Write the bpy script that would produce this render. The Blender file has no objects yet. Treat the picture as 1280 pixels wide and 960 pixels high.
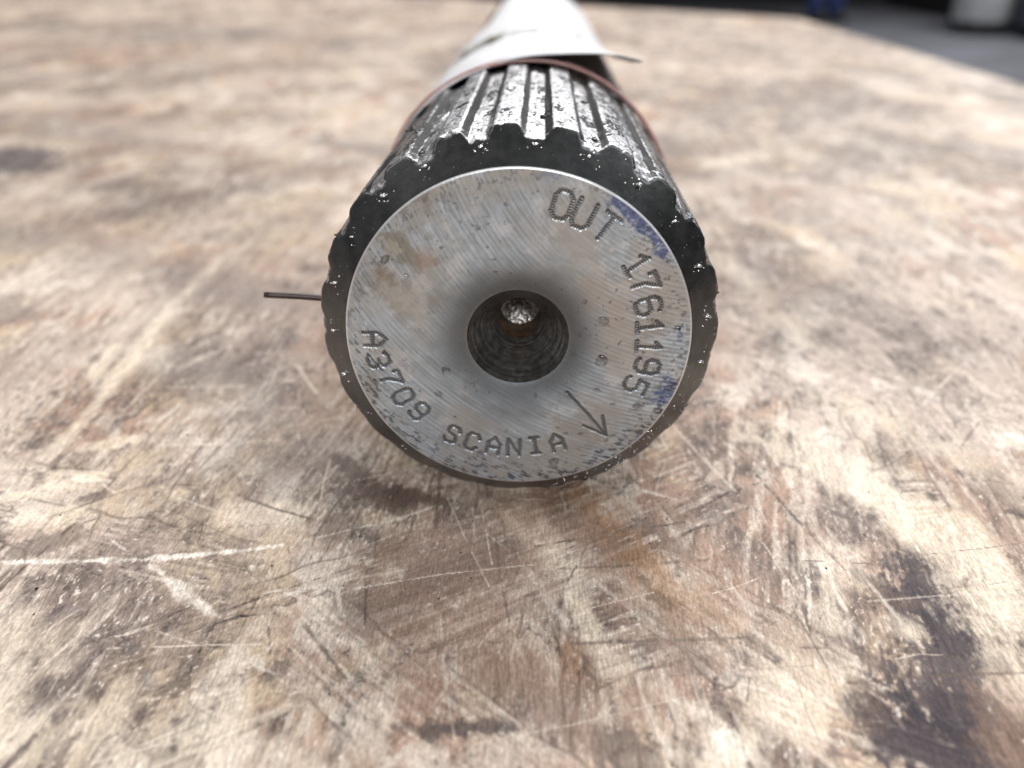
import bpy, bmesh, math, random
import numpy as np
from mathutils import Vector, Matrix

# ------------------------------------------------------------------ camera, light, exposure
SC = bpy.context.scene
COL = SC.collection
MM = 0.001
AXIS_Z = 27.35            # height of the shaft axis over the table, mm
R = math.radians

cam_data = bpy.data.cameras.new("camera")
cam = bpy.data.objects.new("camera", cam_data)
COL.objects.link(cam)
cam.location = (2.5526 * MM, -99.0686 * MM, (46.7285 + AXIS_Z) * MM)
cam.rotation_euler = (R(90 - 28.30586), 0, R(1.91611))
cam_data.sensor_width = 36
cam_data.lens = 1025.9127 / 1280 * 36
cam_data.clip_start = 0.005
cam_data.clip_end = 200
cam_data.dof.use_dof = True
cam_data.dof.focus_distance = 0.107
cam_data.dof.aperture_fstop = 13.5
SC.camera = cam

world = bpy.data.worlds.new("World")
SC.world = world
world.use_nodes = True
bg = world.node_tree.nodes["Background"]
bg.inputs[0].default_value = (0.93, 0.96, 1.0, 1)
bg.inputs[1].default_value = 0.15

def area_lamp(name, loc, target, sx, sy, watts, color):
    d = bpy.data.lights.new(name, 'AREA')
    d.shape = 'RECTANGLE'; d.size = sx; d.size_y = sy
    d.energy = watts; d.color = color
    o = bpy.data.objects.new(name, d); COL.objects.link(o)
    o.location = loc
    o.rotation_euler = (Vector(target) - Vector(loc)).to_track_quat('-Z', 'Y').to_euler()
    return o

area_lamp("ceiling_or_fill_lamp", (0.35, 2.1, 2.2), (0, 0.1, 0), 2.0, 0.8, 112, (1.0, 0.985, 0.96))
area_lamp("ceiling_or_fill_lamp", (-1.9, 0.3, 2.1), (0, 0.1, 0), 0.5, 1.8, 20, (1.0, 0.97, 0.94))
area_lamp("ceiling_or_fill_lamp", (1.7, 0.2, 2.1), (0, 0.1, 0), 0.5, 1.8, 26, (0.95, 0.98, 1.0))
area_lamp("ceiling_or_fill_lamp", (0.12, -1.5, 1.05), (0, 0.0, 0), 0.6, 0.25, 22, (1.0, 0.99, 0.97))  # low front fill, unseen, added to brighten the bore and end face

area_lamp("ceiling_or_fill_lamp", (4.4, 7.6, 3.4), (3.6, 8.0, -0.8), 1.6, 1.6, 240, (0.95, 0.97, 1.0))  # unseen lamp added to brighten the far floor

SC.view_settings.view_transform = 'Standard'
SC.view_settings.look = 'None'
SC.view_settings.exposure = 0.0
SC.view_settings.gamma = 1.0
SC.view_settings.use_curve_mapping = False
SC.render.engine = 'CYCLES'
SC.cycles.max_bounces = 8

# ------------------------------------------------------------------ helpers
random.seed(4)

def tag(o, label=None, cat=None, kind=None, group=None):
    if label: o['label'] = label
    if cat: o['category'] = cat
    if kind: o['kind'] = kind
    if group: o['group'] = group
    return o

def empty(name, loc=(0, 0, 0), **kw):
    o = bpy.data.objects.new(name, None)
    o.empty_display_size = 0.01
    COL.objects.link(o); o.location = loc
    return tag(o, **kw)

def link(name, me, mat=None, parent=None, **kw):
    o = bpy.data.objects.new(name, me)
    COL.objects.link(o)
    if mat: me.materials.append(mat)
    if parent: o.parent = parent
    return tag(o, **kw)

def np_mesh(name, V, Q, smooth=True, col=None):
    """V (n,3) in metres, Q (m,4) or (m,3) int; col (n,4) -> 'Col' point attribute"""
    me = bpy.data.meshes.new(name)
    V = np.ascontiguousarray(V, dtype=np.float32); Q = np.ascontiguousarray(Q, dtype=np.int32)
    k = Q.shape[1]
    me.vertices.add(len(V)); me.vertices.foreach_set("co", V.ravel())
    me.loops.add(Q.size); me.loops.foreach_set("vertex_index", Q.ravel())
    me.polygons.add(len(Q))
    me.polygons.foreach_set("loop_start", np.arange(0, Q.size, k, dtype=np.int32))
    me.polygons.foreach_set("loop_total", np.full(len(Q), k, dtype=np.int32))
    me.polygons.foreach_set("use_smooth", np.full(len(Q), smooth, dtype=bool))
    me.update(calc_edges=True)
    if col is not None:
        a = me.attributes.new("Col", 'FLOAT_COLOR', 'POINT')
        a.data.foreach_set("color", np.ascontiguousarray(col, dtype=np.float32).ravel())
    return me

def grid_quads(nr, nc, wrap=False):
    i = np.arange(nr - 1)[:, None]; j = np.arange(nc if wrap else nc - 1)[None, :]
    j2 = (j + 1) % nc
    return np.stack([i * nc + j, i * nc + j2, (i + 1) * nc + j2, (i + 1) * nc + j], -1).reshape(-1, 4)

def compact(V, Q, col=None):
    u, inv = np.unique(Q, return_inverse=True)
    return V[u], inv.reshape(Q.shape), (None if col is None else col[u])

def bm_mesh(name, bm, smooth=False):
    me = bpy.data.meshes.new(name)
    bm.to_mesh(me); bm.free()
    for p_ in me.polygons: p_.use_smooth = smooth
    return me

def box_mesh(name, x0, x1, y0, y1, z0, z1, bevel=0.0):
    bm = bmesh.new()
    bmesh.ops.create_cube(bm, size=1)
    for v in bm.verts:
        v.co = Vector(((x0 + x1) / 2 + v.co.x * (x1 - x0), (y0 + y1) / 2 + v.co.y * (y1 - y0), (z0 + z1) / 2 + v.co.z * (z1 - z0)))
    if bevel:
        bmesh.ops.bevel(bm, geom=bm.edges[:], offset=bevel, segments=2, affect='EDGES')
    return bm_mesh(name, bm)

# ---- numpy noise
def _h(ix, iy, s):
    n = ix.astype(np.uint32) * np.uint32(374761393) + iy.astype(np.uint32) * np.uint32(668265263) + np.uint32((s * 2246822519 + 3266489917) & 0xffffffff)
    n = (n ^ (n >> np.uint32(13))) * np.uint32(1274126177)
    n = (n ^ (n >> np.uint32(15))) * np.uint32(2246822519)
    n ^= n >> np.uint32(16)
    return (n & np.uint32(0xffff)).astype(np.float32) / np.float32(65535)

def vn(x, y, s=0):
    x = np.asarray(x, np.float32); y = np.asarray(y, np.float32)
    x0 = np.floor(x); y0 = np.floor(y)
    fx = x - x0; fy = y - y0
    fx = fx * fx * fx * (fx * (fx * 6 - 15) + 10); fy = fy * fy * fy * (fy * (fy * 6 - 15) + 10)
    ix = x0.astype(np.int64); iy = y0.astype(np.int64)
    a = _h(ix, iy, s); b = _h(ix + 1, iy, s); c = _h(ix, iy + 1, s); d = _h(ix + 1, iy + 1, s)
    return (a + (b - a) * fx) * (1 - fy) + (c + (d - c) * fx) * fy

def fbm(x, y, s=0, oct=4, gain=0.55):
    x = np.asarray(x, np.float32); y = np.asarray(y, np.float32)
    t = 0; a = 1.0; w = 0
    for o in range(oct):
        t = t + a * vn(x, y, s + o * 17); w += a; a *= gain
        x, y = (0.8 * x - 0.6 * y) * 2.03 + 5.3, (0.6 * x + 0.8 * y) * 2.03 + 1.7
    return t / w

def ss(a, b, x):
    t = np.clip((x - a) / (b - a), 0, 1)
    return t * t * (3 - 2 * t)

def mix(c, d, m):
    return c + (np.asarray(d, np.float32) - c) * m[..., None]

def seg_dist(x, y, pts):
    """distance to a polyline and the arc length of the nearest point"""
    best = np.full(x.shape, 1e9, np.float32); al = np.zeros(x.shape, np.float32); s0 = 0
    for (ax, ay), (bx, by) in zip(pts[:-1], pts[1:]):
        dx, dy = bx - ax, by - ay; L2 = dx * dx + dy * dy + 1e-12
        t = np.clip(((x - ax) * dx + (y - ay) * dy) / L2, 0, 1)
        d = np.hypot(x - ax - t * dx, y - ay - t * dy)
        m = d < best
        best = np.where(m, d, best); L = math.sqrt(L2); al = np.where(m, s0 + t * L, al); s0 += L
    return best, al

# ---- materials
class NT:
    def __init__(self, name):
        self.m = bpy.data.materials.new(name); self.m.use_nodes = True
        self.t = self.m.node_tree; self.n = self.t.nodes; self.l = self.t.links
        self.p = self.n["Principled BSDF"]
        self.co = None
    def node(self, typ, **kw):
        n = self.n.new(typ)
        for k, v in kw.items():
            if hasattr(n, k): setattr(n, k, v)
        return n
    def put(self, sock, v):
        if isinstance(v, bpy.types.NodeSocket): self.l.new(v, sock)
        else: sock.default_value = v
    def coord(self):
        if self.co is None: self.co = self.node("ShaderNodeTexCoord").outputs["Object"]
        return self.co
    def noise(self, scale, detail=3, rough=0.55, stretch=None, dist=0.0):
        n = self.node("ShaderNodeTexNoise")
        n.inputs["Scale"].default_value = scale; n.inputs["Detail"].default_value = detail
        n.inputs["Roughness"].default_value = rough; n.inputs["Distortion"].default_value = dist
        c = self.coord()
        if stretch:
            mp = self.node("ShaderNodeMapping"); mp.inputs["Scale"].default_value = stretch
            self.l.new(c, mp.inputs["Vector"]); c = mp.outputs[0]
        self.l.new(c, n.inputs["Vector"])
        return n.outputs["Fac"]
    def ramp(self, fac, lo, hi, a=0.0, b=1.0):
        n = self.node("ShaderNodeMapRange"); n.interpolation_type = 'SMOOTHSTEP'
        self.put(n.inputs["Value"], fac)
        for k, v in (("From Min", lo), ("From Max", hi), ("To Min", a), ("To Max", b)): self.put(n.inputs[k], v)
        return n.outputs["Result"]
    def mixc(self, fac, a, b, mode='MIX'):
        n = self.node("ShaderNodeMix"); n.data_type = 'RGBA'; n.blend_type = mode
        self.put(n.inputs[0], fac)
        for s, v in ((n.inputs[6], a), (n.inputs[7], b)):
            self.put(s, v if isinstance(v, bpy.types.NodeSocket) else (*v, 1))
        return n.outputs[2]
    def math(self, op, a, b=0.0):
        n = self.node("ShaderNodeMath"); n.operation = op
        self.put(n.inputs[0], a); self.put(n.inputs[1], b)
        return n.outputs[0]
    def attr(self, name="Col"):
        n = self.node("ShaderNodeAttribute"); n.attribute_name = name
        return n.outputs["Color"], n.outputs["Alpha"]
    def bump(self, h, dist, strength=1.0, prev=None):
        n = self.node("ShaderNodeBump")
        n.inputs["Strength"].default_value = strength; n.inputs["Distance"].default_value = dist
        self.l.new(h, n.inputs["Height"])
        if prev: self.l.new(prev, n.inputs["Normal"])
        return n.outputs["Normal"]
    def set(self, **kw):
        names = dict(color="Base Color", rough="Roughness", metal="Metallic", normal="Normal", spec="Specular IOR Level",
                     trans="Transmission Weight", ior="IOR", coat="Coat Weight", coat_rough="Coat Roughness", sheen="Sheen Weight", sub="Subsurface Weight")
        for k, v in kw.items():
            s = self.p.inputs[names[k]]
            if k == "color" and isinstance(v, tuple): v = (*v, 1)
            self.put(s, v)
        return self.m

def simple_mat(name, color, rough=0.6, metal=0.0, var=0.25, scale=40.0, bump=0.0, bscale=200.0):
    t = NT(name)
    f = t.noise(scale, 4)
    c = t.mixc(t.ramp(f, 0.35, 0.65), tuple(v * (1 - var) for v in color), tuple(min(1, v * (1 + var)) for v in color))
    t.set(color=c, rough=rough, metal=metal)
    if bump: t.set(normal=t.bump(t.noise(bscale, 4), bump))
    return t.m

# table top: albedo and roughness come per point, fine fibre from noise
t = NT("worn_board")
c, a = t.attr()
fib = t.noise(900, 4, 0.65, stretch=(3.2, 0.5, 1))
c2 = t.mixc(t.ramp(fib, 0.25, 0.75), (0.70, 0.69, 0.68), (1.26, 1.26, 1.26))
fib2 = t.noise(2300, 3, 0.7, stretch=(1.5, 0.7, 1))
c2 = t.mixc(1.0, c2, t.mixc(t.ramp(fib2, 0.3, 0.7), (0.80, 0.79, 0.78), (1.16, 1.16, 1.16)), 'MULTIPLY')
t.set(color=t.mixc(1.0, c, c2, 'MULTIPLY'), rough=a, spec=0.28, normal=t.bump(t.noise(2600, 3, 0.6, stretch=(1.3, 0.8, 1)), 0.00011, 0.9))
M_BOARD = t.m
M_CORE = simple_mat("board_edge", (0.36, 0.28, 0.21), 0.75, scale=120)

# ground end face of the shaft
t = NT("machined_steel")
c, a = t.attr()
t.set(color=c, metal=0.86, rough=a, normal=t.bump(t.noise(5200, 2, 0.5), 0.000006, 0.7))
M_FACE = t.m
# stamped marks: dirt-filled
t = NT("stamped_steel")
c, a = t.attr()
t.set(color=c, metal=0.7, rough=a, normal=t.bump(t.noise(4200, 2, 0.6), 0.00002, 0.8))
M_STAMP = t.m

# spline: bare rubbed steel with a dark oily film and dark-painted flanks where Col.r is high
t = NT("oily_spline_steel")
c, a = t.attr()
sep = t.node("ShaderNodeSeparateColor"); t.l.new(c, sep.inputs[0])
film_shade = sep.outputs[0]
n1 = t.noise(420, 5, 0.62)
n2 = t.noise(1500, 4, 0.65)
grit_and_glints = t.noise(4200, 3, 0.7)
e = t.math('ADD', film_shade, t.math('MULTIPLY', t.math('SUBTRACT', n1, 0.5), 1.0))
m = t.ramp(t.math('ADD', e, t.math('MULTIPLY', t.math('SUBTRACT', n2, 0.5), 0.8)), 0.36, 0.60)
steel = t.mixc(t.ramp(n2, 0.35, 0.65), (0.22, 0.22, 0.235), (0.66, 0.66, 0.68))
dark = t.mixc(t.ramp(n1, 0.3, 0.7), (0.010, 0.011, 0.012), (0.030, 0.031, 0.032))
nb = t.bump(grit_and_glints, 0.00007, 0.9)
nb = t.bump(n2, 0.00010, 0.5, nb)
nd = t.bump(n2, 0.00005, 0.5)
nm = t.node("ShaderNodeMix"); nm.data_type = 'VECTOR'
t.l.new(m, nm.inputs[0]); t.l.new(nb, nm.inputs[4]); t.l.new(nd, nm.inputs[5])
t.set(color=t.mixc(m, steel, dark), metal=t.ramp(m, 0, 1, 1.0, 0.15), rough=t.ramp(m, 0, 1, 0.40, 0.36), spec=0.35, normal=nm.outputs[1], coat=t.ramp(m, 0, 1, 0.0, 0.35), coat_rough=0.16)
M_SPLINE = t.m

# lathe-cut centre hole, oily
t = NT("oily_bore_steel")
n1 = t.noise(900, 4, 0.6)
t.set(color=t.mixc(t.ramp(n1, 0.35, 0.7), (0.12, 0.116, 0.113), (0.23, 0.223, 0.217)), metal=0.9, rough=0.34, normal=t.bump(t.noise(3500, 3, 0.6), 0.00002, 0.3))
M_BORE = t.m
t = NT("rusty_bore_wall")
t.set(color=t.mixc(t.ramp(t.noise(700, 4), 0.35, 0.65), (0.05, 0.03, 0.02), (0.13, 0.075, 0.045)), metal=0.5, rough=0.45)
M_BOREWALL = t.m
t = NT("drilled_bottom")
c, a = t.attr()
t.set(color=c, metal=1.0, rough=0.38, normal=t.bump(t.noise(2600, 3, 0.6), 0.0001, 0.6))
M_BOTTOM = t.m

M_ROD = simple_mat("dark_painted_steel", (0.035, 0.034, 0.034), 0.38, metal=0.4, var=0.5, scale=90, bump=0.00006, bscale=900)
M_GREASE = simple_mat("black_grease", (0.008, 0.008, 0.008), 0.28, var=0.4, scale=900, bump=0.00012, bscale=2500)
M_BAND = simple_mat("pink_rubber", (0.34, 0.19, 0.175), 0.33, var=0.12, scale=300, bump=0.00003, bscale=1800)
M_WIRE = simple_mat("brown_wire", (0.025, 0.010, 0.008), 0.4, var=0.4, scale=600)
M_WIREEND = simple_mat("cut_wire_end", (0.45, 0.36, 0.33), 0.4, metal=0.6, var=0.2, scale=900)
t = NT("tag_paper")
cp = t.mixc(t.ramp(t.noise(60, 4), 0.3, 0.7), (0.54, 0.55, 0.59), (0.70, 0.70, 0.715))
cp = t.mixc(t.ramp(t.noise(160, 5, 0.65), 0.56, 0.72, 0.0, 0.55), cp, (0.40, 0.38, 0.36))
t.set(color=cp, rough=0.5, normal=t.bump(t.noise(90, 3), 0.0003, 0.5), sub=0.0)
M_PAPER = t.m
M_MARK = simple_mat("olive_marker_ink", (0.09, 0.078, 0.008), 0.7, var=0.35, scale=500)
M_MARKG = simple_mat("grey_pencil", (0.35, 0.35, 0.36), 0.8, var=0.3, scale=500)
t = NT("clear_oil")
t.set(color=(0.95, 0.95, 0.95), rough=0.02, trans=1.0, ior=1.42)
M_OIL = t.m
M_CRUMB = simple_mat("dirt", (0.02, 0.017, 0.015), 0.7, var=0.5, scale=900)
M_GRIT_GLINT = simple_mat("wet_grit_and_glints", (0.70, 0.70, 0.72), 0.14, metal=0.9, var=0.3, scale=900)
M_FLOOR = simple_mat("concrete", (0.15, 0.15, 0.165), 0.8, var=0.18, scale=1.3, bump=0.002, bscale=30)
M_WALL = simple_mat("dark_wall", (0.012, 0.012, 0.013), 0.8, var=0.4, scale=2)
M_DRUM = simple_mat("white_plastic", (0.78, 0.78, 0.77), 0.5, var=0.12, scale=3)
M_CAB = simple_mat("slate_paint", (0.045, 0.055, 0.075), 0.5, var=0.2, scale=3)
M_BLACKP = simple_mat("black_rubber", (0.012, 0.012, 0.013), 0.6, var=0.3, scale=6)
M_TROUSER = simple_mat("blue_workwear", (0.028, 0.048, 0.15), 0.85, var=0.3, scale=9)
M_SKIN = simple_mat("skin", (0.50, 0.32, 0.25), 0.55, var=0.1, scale=30)
M_HAIR = simple_mat("brown_hair", (0.05, 0.03, 0.02), 0.6, var=0.3, scale=60)
M_LEG = simple_mat("grey_table_steel", (0.12, 0.13, 0.14), 0.5, metal=0.5, scale=8)
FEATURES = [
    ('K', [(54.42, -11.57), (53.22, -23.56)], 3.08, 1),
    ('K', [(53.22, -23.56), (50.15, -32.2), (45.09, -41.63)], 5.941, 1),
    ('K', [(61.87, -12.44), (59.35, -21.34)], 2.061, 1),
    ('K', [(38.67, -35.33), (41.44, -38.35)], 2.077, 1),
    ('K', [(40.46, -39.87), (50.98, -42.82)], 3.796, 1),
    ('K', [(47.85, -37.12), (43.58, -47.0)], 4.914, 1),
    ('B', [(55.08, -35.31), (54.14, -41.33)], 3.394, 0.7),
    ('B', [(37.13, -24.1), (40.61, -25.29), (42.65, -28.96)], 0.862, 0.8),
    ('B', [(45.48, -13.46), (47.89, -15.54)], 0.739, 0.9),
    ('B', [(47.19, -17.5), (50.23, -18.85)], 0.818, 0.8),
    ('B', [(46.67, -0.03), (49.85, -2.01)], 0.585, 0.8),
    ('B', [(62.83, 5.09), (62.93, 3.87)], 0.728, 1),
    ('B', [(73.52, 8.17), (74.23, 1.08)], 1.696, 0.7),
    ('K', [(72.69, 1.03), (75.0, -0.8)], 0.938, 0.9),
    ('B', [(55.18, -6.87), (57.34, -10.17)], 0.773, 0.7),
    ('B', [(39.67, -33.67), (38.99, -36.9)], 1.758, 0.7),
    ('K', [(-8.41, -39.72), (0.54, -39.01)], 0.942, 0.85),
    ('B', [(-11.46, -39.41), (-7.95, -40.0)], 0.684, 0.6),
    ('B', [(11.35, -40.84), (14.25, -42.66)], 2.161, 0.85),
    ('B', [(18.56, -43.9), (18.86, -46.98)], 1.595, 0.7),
    ('K', [(-209.53, 220.59), (-196.39, 207.82)], 14.206, 1),
    ('G', [(-122.29, 73.61), (-114.64, 66.91)], 4.025, 0.6),
    ('G', [(-382.04, 675.74), (-291.91, 665.03)], 5.632, 0.8),
    ('G', [(-230.72, 325.89), (-182.78, 295.63)], 3.526, 0.5),
    ('G', [(-90.89, 254.19), (-59.85, 232.58)], 5.283, 0.6),
    ('B', [(-25.47, 3.38), (-17.54, -0.03)], 3.155, 0.8),  # shaft's shadow at its lower left, painted into the board colour
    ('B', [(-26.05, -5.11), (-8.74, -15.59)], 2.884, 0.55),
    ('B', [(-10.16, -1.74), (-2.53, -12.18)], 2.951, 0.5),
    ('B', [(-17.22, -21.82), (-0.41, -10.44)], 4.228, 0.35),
    ('B', [(-68.23, -12.71), (-63.2, -9.43)], 1.452, 0.7),
    ('G', [(-51.2, -37.8), (-49.48, -39.34)], 0.964, 0.7),
    ('G', [(-41.85, -33.56), (-40.57, -35.24)], 0.91, 0.7),
    ('G', [(-47.1, -28.22), (-44.98, -29.67)], 1.341, 0.6),
    ('G', [(-57.39, -24.56), (-55.46, -23.38)], 1.204, 0.6),
    ('K', [(-31.45, -44.47), (-30.86, -44.73)], 0.573, 0.7),
    ('G', [(-43.9, -41.71), (-42.58, -42.65)], 1.181, 0.5),
    ('B', [(-46.28, -5.79), (-46.17, -0.59)], 1.179, 0.6),
    ('B', [(-65.31, -0.62), (-63.06, 1.08)], 0.849, 0.8),
    ('G', [(-67.26, 39.49), (-54.86, 39.91)], 6.203, 0.5),
    ('G', [(-98.27, 101.34), (-62.43, 80.51)], 5.987, 0.4),
    ('G', [(-153.61, 126.38), (-140.35, 119.56)], 9.159, 0.5),
    ('O', [(9.49, 3.3), (16.13, -9.89), (22.62, -17.59)], 2.91, 0.55),
    ('O', [(25.77, -11.23), (25.95, -21.77)], 2.297, 0.45),
    ('O', [(-0.71, -1.42), (1.11, -4.2)], 2.337, 0.4),
    ('O', [(-252.89, 314.03), (-238.04, 274.83)], 7.577, 0.3),
    ('B', [(17.97, -2.7), (22.75, -9.67)], 1.588, 0.6),
    ('B', [(19.14, -20.6), (21.68, -29.66)], 1.943, 0.5),
    ('K', [(17.93, -18.04), (19.29, -19.45)], 1.027, 0.6),
    ('B', [(27.61, -0.48), (34.37, 3.73)], 1.677, 0.4),
    ('L', [(-0.83, 2.14), (5.1, -10.26), (8.24, -15.02)], 2.251, 0.6),
    ('L', [(7.59, -18.83), (10.32, -25.0)], 2.205, 0.7),
    ('L', [(13.3, -29.94), (21.27, -37.49)], 1.258, 0.4),
    ('L', [(39.43, 21.1), (51.53, 8.51), (62.11, -6.64), (63.58, -19.12)], 4.979, 0.95),
    ('L', [(34.83, -25.48), (29.91, -37.2)], 3.659, 0.6),
    ('L', [(46.4, -22.46), (48.83, -23.71)], 1.57, 0.6),
    ('L', [(21.45, -36.44), (25.78, -40.36)], 2.056, 0.7),
    ('L', [(-77.12, 11.02), (-76.86, 23.91), (-81.35, 65.8), (-81.57, 104.96)], 1.491, 0.8),
    ('L', [(-101.39, 89.7), (-100.87, 107.46), (-92.95, 121.14)], 2.131, 0.5),
    ('L', [(-83.53, 38.95), (-85.42, 51.35)], 1.283, 0.7),
    ('L', [(-76.13, 0.03), (-66.53, 5.66)], 1.485, 0.9),
    ('L', [(-72.42, 13.59), (-65.54, 16.31)], 1.207, 0.8),
    ('L', [(-54.82, -40.04), (-48.03, -42.83)], 5.113, 0.5),
    ('L', [(-32.46, -41.32), (-29.75, -39.2)], 3.426, 0.6),
    ('L', [(-60.36, -27.36), (-51.92, -32.12)], 3.815, 0.4),
    ('W', [(-74.07, -15.06), (-63.32, -14.54), (-51.52, -13.82), (-43.24, -12.38), (-35.91, -10.95), (-28.48, -8.45)], 0.55, 0.95),
    ('W', [(-28.48, -8.45), (-24.54, -6.71), (-17.0, -3.5), (-12.11, -0.24), (-9.76, 0.23)], 0.466, 0.85),
    ('W', [(-49.15, -14.71), (-41.78, -20.48), (-36.34, -24.13)], 0.828, 0.8),
    ('W', [(-34.49, -22.11), (-27.13, -18.95), (-20.03, -15.18)], 0.416, 0.7),
    ('W', [(-28.81, -18.56), (-21.0, -18.3)], 0.313, 0.6),
    ('W', [(-57.55, -9.24), (-53.35, -12.21)], 0.335, 0.8),
    ('W', [(-0.47, -8.73), (2.95, -16.74), (9.19, -28.24)], 0.623, 0.6),
    ('W', [(-13.36, 5.27), (-8.49, 6.51)], 0.997, 0.5),
    ('W', [(18.75, 4.86), (24.47, 2.18)], 0.487, 0.95),
    ('W', [(21.71, -0.67), (23.0, -7.95)], 0.69, 0.6),
    ('W', [(27.64, -12.79), (30.28, -22.32)], 0.517, 0.7),
    ('W', [(-17.95, -25.94), (-18.41, -28.53)], 0.868, 0.7),
    ('W', [(39.69, -11.58), (36.35, -24.13)], 0.309, 0.7),
    ('W', [(39.55, -12.07), (46.73, -9.7)], 0.435, 0.6),
    ('W', [(-31.35, -30.21), (-28.34, -32.29)], 0.747, 0.7),
    ('W', [(22.08, -37.78), (22.79, -42.84)], 0.757, 0.8),
    ('W', [(16.75, -39.18), (17.13, -42.56)], 0.586, 0.6),
    ('W', [(42.82, -34.65), (42.45, -36.79)], 0.437, 0.8),
    ('W', [(82.97, 23.85), (85.77, 20.12)], 0.679, 0.6),
    ('W', [(24.4, -9.61), (26.31, -11.21)], 0.658, 0.5),
    ('D', [(-36.55, -31.6), (-37.03, -28.52), (-36.65, -25.23), (-33.94, -23.78), (-29.57, -23.21)], 0.215, 1),
    ('D', [(-36.83, -23.6), (-31.11, -19.68), (-19.86, -13.25)], 0.187, 0.8),
    ('D', [(-30.24, -24.34), (-28.06, -30.72)], 0.154, 0.8),
    ('D', [(-20.17, -12.77), (-17.85, -25.94)], 0.227, 1),
    ('D', [(-19.85, -3.97), (-18.78, -18.97)], 0.176, 0.7),
    ('D', [(-37.47, -30.42), (-35.22, -37.27), (-30.97, -39.45)], 0.143, 0.7),
    ('D', [(35.56, 16.71), (38.51, 5.94), (41.63, -4.67), (45.8, -17.11)], 0.26, 1),
    ('D', [(25.4, -1.13), (31.41, 4.04), (39.02, 8.09)], 0.219, 1),
    ('D', [(6.05, -18.88), (9.51, -10.11), (13.94, 2.64)], 0.178, 0.8),
    ('D', [(20.4, 3.26), (23.52, -4.37)], 0.189, 0.8),
    ('D', [(70.25, 14.77), (82.09, 29.23)], 0.272, 0.8),
    ('D', [(67.4, 45.68), (86.94, 49.79)], 0.474, 0.5),
    ('D', [(30.31, -24.33), (33.93, -21.51)], 0.148, 0.5),
    ('D', [(-41.96, 54.73), (-36.99, 35.64)], 0.255, 0.7),
    ('D', [(-45.46, -4.83), (-43.97, -11.9)], 0.17, 0.7),
    ('D', [(-46.5, 3.1), (-43.64, -11.89)], 0.164, 0.7),
    ('D', [(-31.76, -9.78), (-29.64, -15.5)], 0.131, 0.6),
    ('D', [(-60.45, -4.38), (-61.75, -5.37), (-63.04, -6.35)], 0.21, 0.8),
    ('D', [(-2.78, -7.41), (-2.75, -12.18)], 0.133, 0.5),
    ('D', [(-38.5, 5.5), (-24.32, -2.21)], 0.122, 0.5),
    ('D', [(4.01, -3.17), (12.48, -14.88)], 0.1, 0.4),
    ('D', [(-8.13, -21.52), (-14.56, -36.57)], 0.095, 0.35),
    ('W', [(-22.47, -11.18), (-10.16, -1.74)], 0.171, 0.5),
    ('W', [(-17.77, -12.69), (-13.77, -24.47)], 0.135, 0.4),
    ('W', [(-5.18, -5.33), (0.73, -12.07)], 0.168, 0.5),
    ('W', [(-10.93, -30.75), (0.09, -25.34)], 0.191, 0.4),
    ('L', [(-61.15, -37.04), (-40.05, -43.53), (-24.26, -45.79)], 7.17, 0.5),  # pale patches here paint the brighter light of the foreground
    ('L', [(32.53, -33.91), (21.89, -43.33)], 4.269, 0.5),
    ('L', [(65.5, -9.9), (57.63, -31.95)], 2.589, 0.7),
    ('L', [(70.49, 18.37), (75.65, 5.11)], 3.054, 0.5),
    ('G', [(-54.86, 39.91), (-33.93, 12.46)], 7.866, 0.4),  # grey-brown patches from here paint the broad shade round the shaft
    ('G', [(28.45, -2.35), (33.7, -14.17)], 2.894, 0.4),
    ('G', [(-9.06, -12.4), (-17.22, -21.82)], 3.15, 0.4),
    ('B', [(-121.0, 161.03), (-93.12, 182.07)], 4.312, 0.35),
    ('B', [(56.33, 106.51), (82.12, 80.45)], 2.37, 0.35),
    ('B', [(96.17, 199.48), (124.08, 169.23)], 2.742, 0.35),
    ('L', [(63.72, 210.27), (93.9, 237.73)], 3.71, 0.5),
    ('L', [(51.24, 112.55), (59.28, 58.12)], 3.818, 0.4),
    ('O', [(118.74, 605.07), (179.42, 404.35)], 7.671, 0.25),
    ('B', [(118.87, 169.05), (121.09, 108.68)], 2.819, 0.3),
    ('B', [(-29.1, 11.45), (-21.79, 3.5), (-10.4, 0.61)], 1.492, 0.9),  # contact shadow of the shaft painted along its left side
    ('B', [(-23.91, 4.91), (-17.69, 0.97)], 2.938, 0.9),  # soft painted shadow below the shaft's left
    ('B', [(-5.73, 2.8), (6.43, 2.38)], 0.729, 0.5),  # thin painted contact shadow under the end face
    ('B', [(6.37, -1.19), (17.06, -11.52)], 2.043, 0.35),
    ('B', [(-187.11, 214.61), (-91.95, 152.85)], 8.426, 0.3),
    ('B', [(-81.66, 121.52), (-63.64, 162.94)], 4.867, 0.35),
    ('B', [(-414.24, 587.24), (-316.68, 722.06)], 13.825, 0.35),
    ('B', [(-99.45, 35.14), (-96.35, 52.91)], 4.796, 0.3),
    ('B', [(0.37, -33.87), (7.43, -37.96)], 1.767, 0.3),
    ('O', [(0.21, -29.16), (11.19, -33.5)], 3.69, 0.4),
    ('P', [(-16.11, -9.26), (-2.37, -15.38), (-7.58, -26.9)], 6.288, 0.7),
    ('P', [(20.53, -0.71), (27.34, -14.38), (34.83, -25.48)], 4.276, 0.6),
    ('P', [(4.01, -1.27), (14.34, -17.86), (19.82, -29.72)], 3.359, 0.6),
    ('P', [(-462.09, 646.05), (-278.71, 539.85), (-138.89, 499.4)], 27.429, 0.6),
    ('P', [(-167.82, 150.31), (-115.52, 120.39), (-69.02, 102.32)], 11.465, 0.5),
    ('P', [(-1.49, -32.79), (5.7, -38.01)], 3.554, 0.6),
    ('P', [(-74.07, 162.6), (-40.42, 67.17), (-37.13, 25.24)], 5.809, 0.45),
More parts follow.
